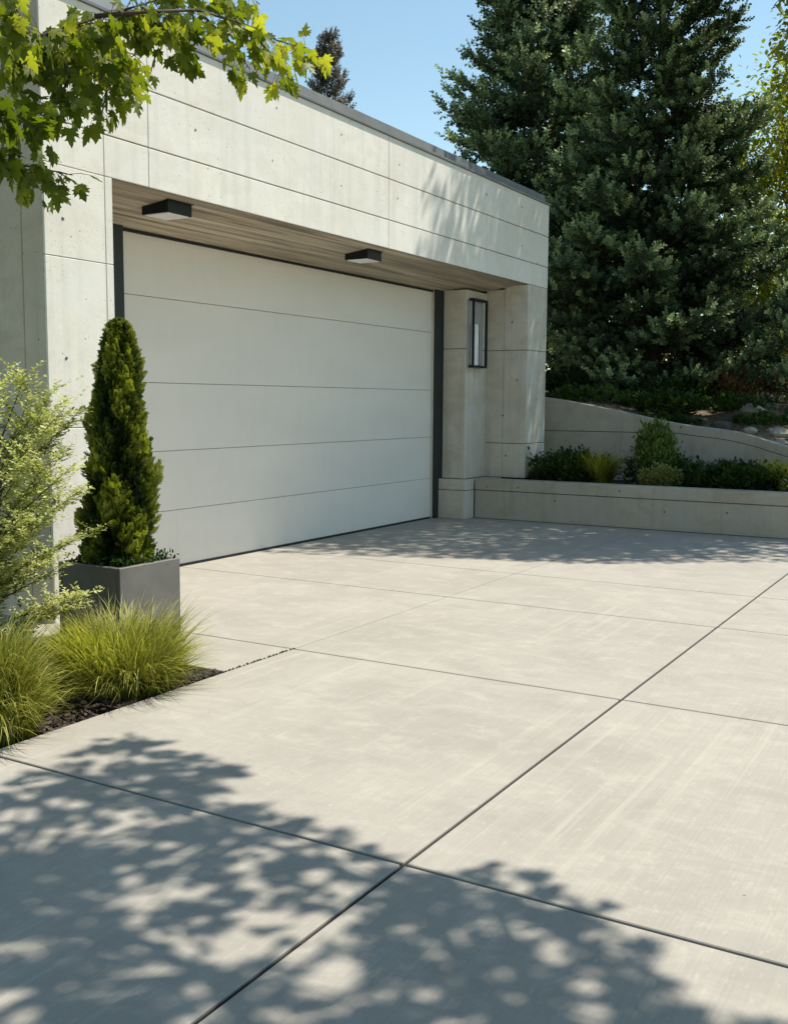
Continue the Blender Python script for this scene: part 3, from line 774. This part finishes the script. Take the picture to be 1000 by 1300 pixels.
leafy('edge_plant', (11.4, 2.98, .41), 'dark leafy plant on the planter edge between the pale mound and the ground cover', 'plant', 'greenleaf', 700, .10, .2, .06, .045, 48, tr=(-.2, .3))

# ------------------------------------------------------------------ conifers
def conifer(name, c, H, R0, label, mat, seed, zlow=.0, brush=BR, dens=1.0, cat='conifer', whorl=.30, upt=.35, group=None, bs=1.0, tgain=0.):
    r = np.random.default_rng(seed)
    t = thing(name, c, label, cat, group)
    c = np.array(c, float)
    h = MB(); h.tube([c + [0, 0, -.3], c + [.03, 0, H * .35], c + [0, .02, H * .7], c + [0, 0, H]], [.010 * H, .008 * H, .004 * H, .01], 9)
    P = []; D = []; Tn = []; SCL = []
    z = zlow
    while z < H * .985:
        nb = int(round(6 + 2 * r.random())); a0 = r.uniform(0, 6.28)
        for k in range(nb):
            zz = z + r.uniform(-.5, .5) * whorl; f_ = 1 - zz / H
            if f_ < .01: continue
            L = R0 * (f_ ** 1.0) * r.uniform(.62, 1.14) + .10
            if zz < H * .08: L *= .9
            a = a0 + k * 6.283 / nb + r.normal(0, .2)
            hd = np.array([math.cos(a), math.sin(a), 0]); sd_ = np.array([-math.sin(a), math.cos(a), 0])
            rise = (.65 * (1 - f_) + .05) * 1.0
            droop = -.22 * f_; bt_ = r.normal(0, .10)
            npt = 6
            pts = [c + [0, 0, zz] + hd * L * s + np.array([0, 0, L * (rise * s + droop * s + .22 * s * s)]) for s in np.linspace(0, 1, npt)]
            h.tube(pts, [.012 * L + .008 - (.012 * L + .004) * s for s in np.linspace(0, 1, npt)], 5)
            ns = max(4, int(L * 8.5 * dens))
            for i in range(ns):
                s = .22 + .8 * (i + r.random()) / ns
                s_ = min(s, .999); kk = int(s_ * (npt - 1)); o = pts[kk] + (pts[kk + 1] - pts[kk]) * (s_ * (npt - 1) - kk)
                bd = pts[kk + 1] - pts[kk]; bd = bd / np.linalg.norm(bd)
                for sg in (-1, 1):
                    tl = min(.62, L * .42) * (1.05 - s * .75) * r.uniform(.5, 1.25) + .06
                    td = bd * .75 + sd_ * sg * r.uniform(.6, 1.0) + [0, 0, r.normal(.02, .22)]; td /= np.linalg.norm(td)
                    m_ = max(1, int(tl / .085 * dens))
                    for q in range(m_):
                        u = (q + .4) / m_; oo = o + td * tl * u + r.normal(0, .014, 3)
                        dd = td + np.array([0, 0, upt]) + r.normal(0, .42, 3)
                        P.append(oo); D.append(dd); Tn.append(.04 + .62 * s * u + .12 * s + tgain + bt_); SCL.append(r.uniform(.75, 1.3) * bs)  # tint paints pale new growth plus sunlit tips and inner crown shade
                if r.random() < .8:
                    P.append(o + r.normal(0, .02, 3)); D.append(bd * .6 + [0, 0, upt + .3] + r.normal(0, .4, 3)); Tn.append(.3 + .2 * s + tgain); SCL.append(r.uniform(.8, 1.2) * bs)
            P.append(pts[-1]); D.append(bd + [0, 0, upt]); Tn.append(.7 + tgain); SCL.append(1.2 * bs)
            for q in range(3):                                     # long upturned leader shoots at the branch end
                bb = pts[-1] - bd * r.uniform(.0, .35) * min(1, L); ud = bd * .8 + np.array([0, 0, r.uniform(.5, 1.0)]) + r.normal(0, .2, 3); ud /= np.linalg.norm(ud)
                for w_ in range(3): P.append(bb + ud * .075 * w_ * bs); D.append(ud + r.normal(0, .08, 3)); Tn.append(.45 + .12 * w_ + tgain); SCL.append((.85 - .12 * w_) * bs)
        z += whorl * (.75 + .5 * r.random()) * (1 if z < H * .8 else .6)
    h.build('trunk', M['bark'], t, True)
    P = np.array(P); D = np.array(D); n = len(P)
    Tn = np.array(Tn) + r.normal(0, .13, n)
    print(name, 'brushes', n)
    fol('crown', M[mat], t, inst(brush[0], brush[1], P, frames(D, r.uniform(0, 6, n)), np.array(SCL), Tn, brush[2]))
    return t
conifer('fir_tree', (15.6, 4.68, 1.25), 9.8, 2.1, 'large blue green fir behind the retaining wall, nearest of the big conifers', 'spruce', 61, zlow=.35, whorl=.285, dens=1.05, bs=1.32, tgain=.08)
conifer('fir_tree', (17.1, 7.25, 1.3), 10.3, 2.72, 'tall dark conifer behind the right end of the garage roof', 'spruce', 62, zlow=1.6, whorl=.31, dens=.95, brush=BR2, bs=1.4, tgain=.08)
conifer('fir_tree', (20.5, 9.0, 1.4), 6.5, 2.2, 'shaded conifer mostly hidden behind the garage roof corner and the two big firs', 'spruce', 63, zlow=.3, whorl=.5, dens=.55, brush=BR2, bs=1.7)
conifer('distant_spruce', (22.6, 15.35, 0), 10.6, 2.1, 'small brownish conifer rising behind the roof edge beside the maple leaves', 'brownspruce', 64, zlow=3.5, whorl=.4, dens=.7, brush=BR2, bs=1.3)
conifer('young_fir', (14.9, 2.45, 1.25), 1.7, .85, 'young fir with low green branches at the right edge above the wall end', 'spruce', 65, zlow=.05, whorl=.24, dens=1.0, bs=1.1, tgain=.1)

# ------------------------------------------------------------------ broadleaf trees
def limb(h, p0, p1, r0, r1, r, n=5, sag=.0, jit=.06):
    p0 = np.array(p0, float); p1 = np.array(p1, float); L = np.linalg.norm(p1 - p0); pts = []
    for k in range(n + 1):
        s = k / n; w_ = math.sin(s * math.pi)
        pts.append(p0 + (p1 - p0) * s + (r.normal(0, jit * L, 3) * w_ if 0 < k < n else 0) + [0, 0, sag * L * w_])
    h.tube(pts, [r0 + (r1 - r0) * k / n for k in range(n + 1)], 6); return pts
def broadleaf(name, c, label, mat, seed, centre, radii, nclump, per, leaf, group=None, trunk_r=.14, keep=None, proto=None, csz=.30, tr=(.1, .9), hang=.3, cat='tree', extra=None, flat=1):
    r = np.random.default_rng(seed)
    t = thing(name, c, label, cat, group); c = np.array(c, float); centre = np.array(centre, float)
    h = MB(); fork = c + (centre - c) * .35; top = centre + [0, 0, radii[2] * .4]
    limb(h, c - [0, 0, .2], fork, trunk_r, trunk_r * .7, r, jit=.01); limb(h, fork, top, trunk_r * .7, trunk_r * .12, r, jit=.02)
    ce = rnd_unit(nclump * 3, r) * (.35 + .65 * r.random((nclump * 3, 1)) ** .45) * np.array(radii) + centre
    if extra is not None: ce = np.concatenate([np.array(extra, float), ce])
    if keep is not None: ce = ce[keep(ce)]
    ce = ce[:nclump + (len(extra) if extra is not None else 0)]
    mains = []
    for k in range(9):
        e = centre + rnd_unit(1, r)[0] * np.array(radii) * .55
        if keep is not None:
            for _ in range(40):
                if keep(e[None])[0]: break
                e = centre + rnd_unit(1, r)[0] * np.array(radii) * .5
            else: continue
        s = r.uniform(0, .6); b = fork + (top - fork) * s
        mains.append(limb(h, b, e, trunk_r * .4, trunk_r * .12, r, jit=.03))
    nodes = np.array([q for mm in mains for q in mm[1:]])
    for e in ce:
        q = nodes[np.argmin(np.linalg.norm(nodes - e, axis=1))]; limb(h, q, e, trunk_r * .09 + .003, .003, r, 3, jit=.05)
    h.build('trunk', M['bark'], t, True)
    n = len(ce) * per; k = np.repeat(np.arange(len(ce)), per); off = r.normal(0, csz, (n, 3)); off[:, 2] *= flat
    pos = ce[k] + off
    if keep is not None:
        ok = keep(pos); pos = pos[ok]; k = k[ok]; off = off[ok]; n = len(pos)
    d = off + r.normal(0, csz, (n, 3)) + [0, 0, -hang * csz * 3]
    Rm = frames(d, r.normal(0, .5, n)); ti = r.uniform(tr[0], tr[1], n) * .55 + .45 * r.uniform(tr[0], tr[1], len(ce))[k]
    if proto == 'maple':
        ch = r.integers(0, len(MAP), n); pp = []
        for q in range(len(MAP)):
            w_ = ch == q
            if w_.any(): pp.append(inst(MAP[q][0], MAP[q][1], pos[w_], Rm[w_], leaf * r.uniform(.7, 1.2, w_.sum()), ti[w_]))
        fol('crown', M[mat], t, pp)
    else: fol('crown', M[mat], t, inst(LF[0], LF[1], pos, Rm, leaf * r.uniform(.7, 1.25, n), ti))
    return t

# tall shade tree to the right: its crown is above the frame, its shadow falls on the far driveway and fascia
def keep_tall(P):
    g_ = P - TSn * (P[:, 2:3] / TSn[2])                 # where its shadow lands on the ground
    xg, yg = g_[:, 0], g_[:, 1]
    edge = np.interp(yg, [1.2, 1.75, 2.3, 3.0, 4.0, 5.0, 5.9, 7.5], [9.6, 9.1, 8.75, 8.2, 7.9, 7.5, 7.15, 7.3])
    q = proj(P); vis = (q[:, 0] < 985) & (q[:, 1] > -10) & (q[:, 2] > 0)
    return (xg > edge + .12) & (yg > 1.55) & (xg < 12.7 + (5 - yg) * .3) & ~vis
broadleaf('shade_tree', (16.4, 1.5, 1.2), 'tall broadleaf tree reaching in over the right end of the driveway', 'yellowleaf', 71, (14.6, 1.9, 7.7), (3.2, 3.0, 2.6), 320, 94, .108, trunk_r=.2, keep=keep_tall, csz=.34)
# understory yellow green tree seen at the right edge
broadleaf('slender_tree', (19.0, 3.55, 1.4), 'yellow green broadleaf tree behind the right side of the big fir', 'yellowleaf', 72, (18.6, 3.15, 4.4), (1.4, 1.3, 2.5), 190, 80, .10, trunk_r=.08, csz=.26, tr=(.1, 1.0))
broadleaf('slender_tree', (17.6, 2.0, 1.4), 'yellow green broadleaf tree at the right edge with branches reaching up into the sky', 'yellowleaf', 73, (17.3, 2.6, 6.6), (.75, .75, 2.2), 46, 46, .095, trunk_r=.07, csz=.16, tr=(-.1, .8))
# background trees closing the view under and behind the firs
for k, (x, y, hh, rx, lab) in enumerate([(22, 6.6, 3.2, 1.9, 'shadowy green tree glimpsed under the boughs of the big fir'), (23.5, 4.0, 3.6, 2.0, 'shadowy green tree behind the slender yellow green trees'),
                                    (24, 9.5, 4.2, 2.4, 'shadowy green tree behind the garage corner'), (25, 1.8, 4.4, 2.2, 'shadowy green tree farthest right on the slope')]):
    broadleaf('background_tree', (x, y, 1.6), lab, 'greenleaf', 80 + k, (x, y, 1.6 + hh * .55), (rx, rx, hh * .55), 110, 60, .16, trunk_r=.1, csz=.4, tr=(-.1, .6))
def on(x, y): return (x, y, slopez(x, y) - .02)
leafy('bronze_shrub', on(16.2, 4.0), 'bronze leaved shrub on the slope under the big fir', 'shrub', 'brownleaf', 1500, .45, .45, .32, .06, 91, tr=(0, .8))
leafy('bronze_shrub', on(18.2, 5.2), 'bronze leaved shrub glimpsed left of the fir trunk', 'shrub', 'brownleaf', 1200, .5, .5, .3, .07, 92, tr=(0, .8))
leafy('bronze_shrub', on(14.9, 3.25), 'bronze leaved shrub between the fir boughs and the pale boulders', 'shrub', 'brownleaf', 1700, .32, .38, .26, .055, 97, tr=(.2, 1))
leafy('wall_top_shrub', on(13.15, 4.75), 'green leafy plant on top of the retaining wall beside the garage corner', 'shrub', 'greenleaf', 1500, .22, .5, .09, .055, 93, tr=(.2, .9))
leafy('wall_top_shrub', on(13.6, 4.0), 'dark low plant behind the retaining wall under the fir boughs', 'shrub', 'greenleaf', 2600, .4, .55, .13, .06, 94, tr=(-.1, .5))
leafy('slope_ground_cover', on(14.0, 3.3), 'low dark ground cover on the slope just behind the lower end of the retaining wall', 'plant', 'greenleaf', 3200, .6, .55, .08, .06, 95, tr=(-.1, .6), up=.9)
leafy('slope_ground_cover', on(16.6, 3.2), 'low mixed ground cover higher on the slope at the right', 'plant', 'brownleaf', 3600, 1.3, 1.0, .16, .07, 96, tr=(0, .8), up=.9)
leafy('slope_ground_cover', on(15.3, 5.4), 'dark ground cover around the foot of the big fir', 'plant', 'greenleaf', 3600, 1.3, 1.1, .14, .08, 98, tr=(-.2, .4), up=.9)
leafy('wall_edge_plant', on(13.05, 3.75), 'low dark foliage creeping along the top of the retaining wall near its middle', 'plant', 'greenleaf', 1500, .16, .5, .06, .05, 120, tr=(-.1, .5))
leafy('slope_ground_cover', on(13.5, 2.6), 'low leafy cover among the pale stones at the right edge', 'plant', 'greenleaf', 1700, .35, .4, .07, .05, 121, tr=(.0, .8), up=.9)
leafy('slope_ground_cover', on(14.8, 4.3), 'dark undergrowth below the lowest boughs of the big fir', 'plant', 'greenleaf', 3200, .9, .9, .2, .07, 122, tr=(-.2, .5), up=.9)
def rock(name, p, s, mat, label, seed):
    import bmesh
    r = random.Random(seed); bm = bmesh.new(); bmesh.ops.create_icosphere(bm, subdivisions=3, radius=1)
    pl_ = [(Vector((r.gauss(0, 1), r.gauss(0, 1), r.gauss(0, 1))).normalized(), r.uniform(.55, .85)) for _ in range(9)]
    for v in bm.verts:
        for nn, dd in pl_:
            k = v.co.dot(nn)
            if k > dd: v.co -= nn * (k - dd)
        v.co = Vector((v.co.x * s[0], v.co.y * s[1], v.co.z * s[2]))
    me = bpy.data.meshes.new(name); bm.to_mesh(me); bm.free(); me.materials.append(mat)
    o = bpy.data.objects.new(name, me); o.location = p; COL.objects.link(o); tag(o, label, 'rock')
rock('rock', (13.05, 3.03, slopez(13.05, 3.03) + .02), (.13, .2, .09), M['darkrock'], 'dark reddish rock resting just behind the top of the retaining wall', 1)
for k, (x, y, s, lab) in enumerate([(13.12, 2.72, .085, 'small pale stone right of the dark reddish rock on the wall'), (13.35, 2.45, .13, 'pale boulder nearest the lower end of the retaining wall'),
                               (14.0, 2.85, .17, 'larger pale boulder under the fir boughs behind the small stones'), (13.1, 2.33, .07, 'smallest pale stone at the right edge just above the wall'),
                               (15.2, 2.95, .22, 'pale boulder farthest up the slope at the right')]):
    rock('rock', (x, y, slopez(x, y) + .005), (s, s * 1.3, s * .6), M['rock'], lab, 10 + k)

# ------------------------------------------------------------------ near maple whose branches hang into the top left
r = np.random.default_rng(101)
mt = thing('maple_tree', (.6, 4.6, 0), 'maple with lobed green leaves hanging into the top left corner', 'tree')
h = MB()
fork = np.array([.7, 4.4, 2.3])
limb(h, (.6, 4.6, -.1), fork, .11, .08, r, jit=.01); limb(h, fork, (1.0, 4.0, 4.6), .08, .03, r, jit=.02); limb(h, fork, (-.6, 5.2, 4.4), .06, .02, r, jit=.03)
def W3(px, py, y): return at(px, py, 1, y)
# branch sprays: polylines measured at about three metres from the viewer
sprays = [
    ([(0, 66, 3.1), (60, 42, 3.05), (130, 20, 3.0), (215, -5, 2.95)], .014, 60),
    ([(0, 62, 3.1), (70, 55, 3.15), (120, 62, 3.2), (165, 95, 3.2)], .010, 70),
    ([(120, 20, 3.0), (180, 15, 2.9), (250, 12, 2.85), (310, 30, 2.85), (350, 50, 2.85), (402, 66, 2.85)], .009, 70),
    ([(310, 30, 2.85), (350, 75, 2.85), (372, 105, 2.85)], .006, 22),
    ([(250, 12, 2.85), (290, 50, 2.85), (318, 88, 2.85)], .006, 16),
    ([(60, 42, 3.05), (90, 95, 3.05), (70, 135, 3.1), (30, 150, 3.1)], .008, 46),
    ([(100, 60, 3.1), (140, 110, 3.15), (120, 140, 3.1)], .006, 30),
    ([(-40, 150, 3.2), (0, 205, 3.2), (45, 212, 3.2), (92, 222, 3.15)], .009, 52),
    ([(-30, -20, 2.9), (20, 10, 2.9), (40, 45, 2.9)], .008, 26),
    ([(-30, 100, 3.0), (10, 140, 3.0), (50, 165, 3.0)], .007, 34),
    ([(150, 10, 3.0), (200, 30, 3.0), (240, 60, 3.0)], .007, 36),
    ([(210, -5, 2.95), (300, -20, 2.9), (330, 5, 2.9)], .007, 26),
    ([(100, 30, 3.3), (130, 60, 3.3), (180, 70, 3.3)], .007, 40),
]
P = []; D = []; Tn = []
for pl_, r0, nl in sprays:
    pts = [W3(*q) for q in pl_]
    if pl_[0][0] <= 0: pts = [fork + (pts[0] - fork) * .0 + [0, 0, r.uniform(-.1, .6)], (fork + pts[0]) / 2 + [0, 0, .12]] + pts
    h.tube(pts, [r0 * (1 - .8 * i / (len(pts) - 1)) for i in range(len(pts))], 6)
    vis_pts = [W3(*q) for q in pl_]
    seg = np.array(vis_pts); cum = np.r_[0, np.cumsum(np.linalg.norm(np.diff(seg, axis=0), axis=1))]
    bt = r.uniform(.15, .6)
    for i in range(int(nl * 1.4)):
        s = cum[-1] * min(1, (i + r.random()) / nl / 1.4); kk = min(np.searchsorted(cum, s, 'right') - 1, len(seg) - 2)
        o = seg[kk] + (seg[kk + 1] - seg[kk]) * (s - cum[kk]) / (cum[kk + 1] - cum[kk] + 1e-9)
        ax = seg[kk + 1] - seg[kk]; ax /= np.linalg.norm(ax)
        pt = rnd_unit(1, r)[0] * r.uniform(.02, .105) + [0, 0, -.03]
        tip = o + pt
        h.tube([o, (o + tip) / 2 + [0, 0, .006], tip], [.0013, .001, .0008], 4)
        P.append(tip); D.append(pt * 5 + ax * .35 + np.array([0, 0, -.55]) + r.normal(0, .3, 3)); Tn.append(bt + r.uniform(-.15, .35) + (.20 if pl_[-1][0] > 340 and s > cum[-1] * .6 else 0))
h.build('branches', M['twig'], mt, True)
P = np.array(P); D = np.array(D); n = len(P); ch = r.integers(0, 4, n); Rm = frames(D, r.normal(0, .9, n)); sc = r.uniform(.045, .082, n); Tn = np.array(Tn) - .04; pp = []
for q in range(4):
    w_ = ch == q; pp.append(inst(MAP[q][0], MAP[q][1], P[w_], Rm[w_], sc[w_], Tn[w_]))
# rest of the crown, out of the picture to the left and above
nc = 150; ce = rnd_unit(nc * 4, r) * [1.6, 1.6, 1.3] * (.4 + .6 * r.random((nc * 4, 1))) + [.3, 4.5, 4.2]
def unseen(P, mgn=60):
    q = proj(P); return ~((q[:, 0] > -mgn) & (q[:, 0] < 1000 + mgn) & (q[:, 1] > -mgn) & (q[:, 1] < 1300 + mgn) & (q[:, 2] > 0))
ce = ce[unseen(ce, 150)][:nc]
pos = np.repeat(ce, 22, 0) + r.normal(0, .16, (len(ce) * 22, 3)); pos = pos[unseen(pos)]; n = len(pos)
pp.append(inst(MAP[0][0], MAP[0][1], pos, frames(r.normal(0, 1, (n, 3)) + [0, 0, -.7], r.normal(0, .6, n)), r.uniform(.06, .1, n), r.uniform(0, .6, n)))
fol('leaves', M['maple'], mt, pp)

# second maple standing behind the camera's right shoulder; only its dappled shadow is in the picture
poly = [(.0, 2.7), (1.2, 3.02), (2.3, 2.98), (3.0, 3.02), (2.95, 2.75), (2.85, 2.28), (2.62, 2.25), (2.62, 1.9), (2.62, 1.7), (2.5, 1.42), (2.62, 1.25), (2.68, .98), (2.5, .72),
        (2.42, .68), (2.2, .5), (2.35, .1), (2.3, -2.2), (.5, -3.4), (-2.2, -3), (-3, 0), (-1.5, 2.2)]
PG = np.array(poly)
def inside(x, y):
    c_ = np.zeros(len(x), bool); j = len(PG) - 1
    for i in range(len(PG)):
        xi, yi = PG[i]; xj, yj = PG[j]
        with np.errstate(divide='ignore', invalid='ignore'):
            c_ ^= ((yi > y) != (yj > y)) & (x < (xj - xi) * (y - yi) / (yj - yi + 1e-12) + xi)
        j = i
    return c_
holes_px = [(40, 1070, 38), (20, 1030, 30), (130, 1052, 30), (195, 1045, 35), (145, 1078, 18), (240, 1082, 22), (235, 1140, 22), (215, 1125, 20), (300, 1100, 22), (280, 1190, 30), (300, 1212, 34), (262, 1214, 22),
            (190, 1218, 24), (160, 1250, 28), (195, 1142, 20), (400, 1190, 34), (430, 1235, 34), (380, 1215, 26), (440, 1172, 18), (340, 1085, 20), (420, 1100, 24), (560, 1195, 16), (605, 1190, 14), (520, 1180, 14),
            (700, 1225, 16), (570, 1230, 14), (750, 1290, 24), (650, 1185, 26), (700, 1200, 26), (10, 1290, 26), (100, 965, 22), (60, 975, 20), (230, 990, 20), (200, 965, 14), (330, 1140, 18), (640, 1250, 12), (560, 1280, 14)]
HG = [(*at(a, b_, 2, 0)[:2], s / 1000 * .95) for a, b_, s in holes_px]
def keep_b(P):
    g_ = P - TSn * (P[:, 2:3] / TSn[2]); ok = inside(g_[:, 0], g_[:, 1]) & unseen(P, 45) & (P[:, 2] > 2.4)
    for hx, hy, hr in HG:
        ok &= ((g_[:, 0] - hx) / (hr * 2.3)) ** 2 + ((g_[:, 1] - hy) / (hr * 2.0)) ** 2 > 1
    return ok
broadleaf('maple_tree', (1.3, -3.5, -.1), 'maple standing out of view whose dappled shade crosses the near driveway', 'maple', 111, (3.0, -0.6, 4.8), (3.9, 3.9, .9), 560, 34, .085, trunk_r=.16, keep=keep_b, proto='maple', csz=.17, flat=.6)
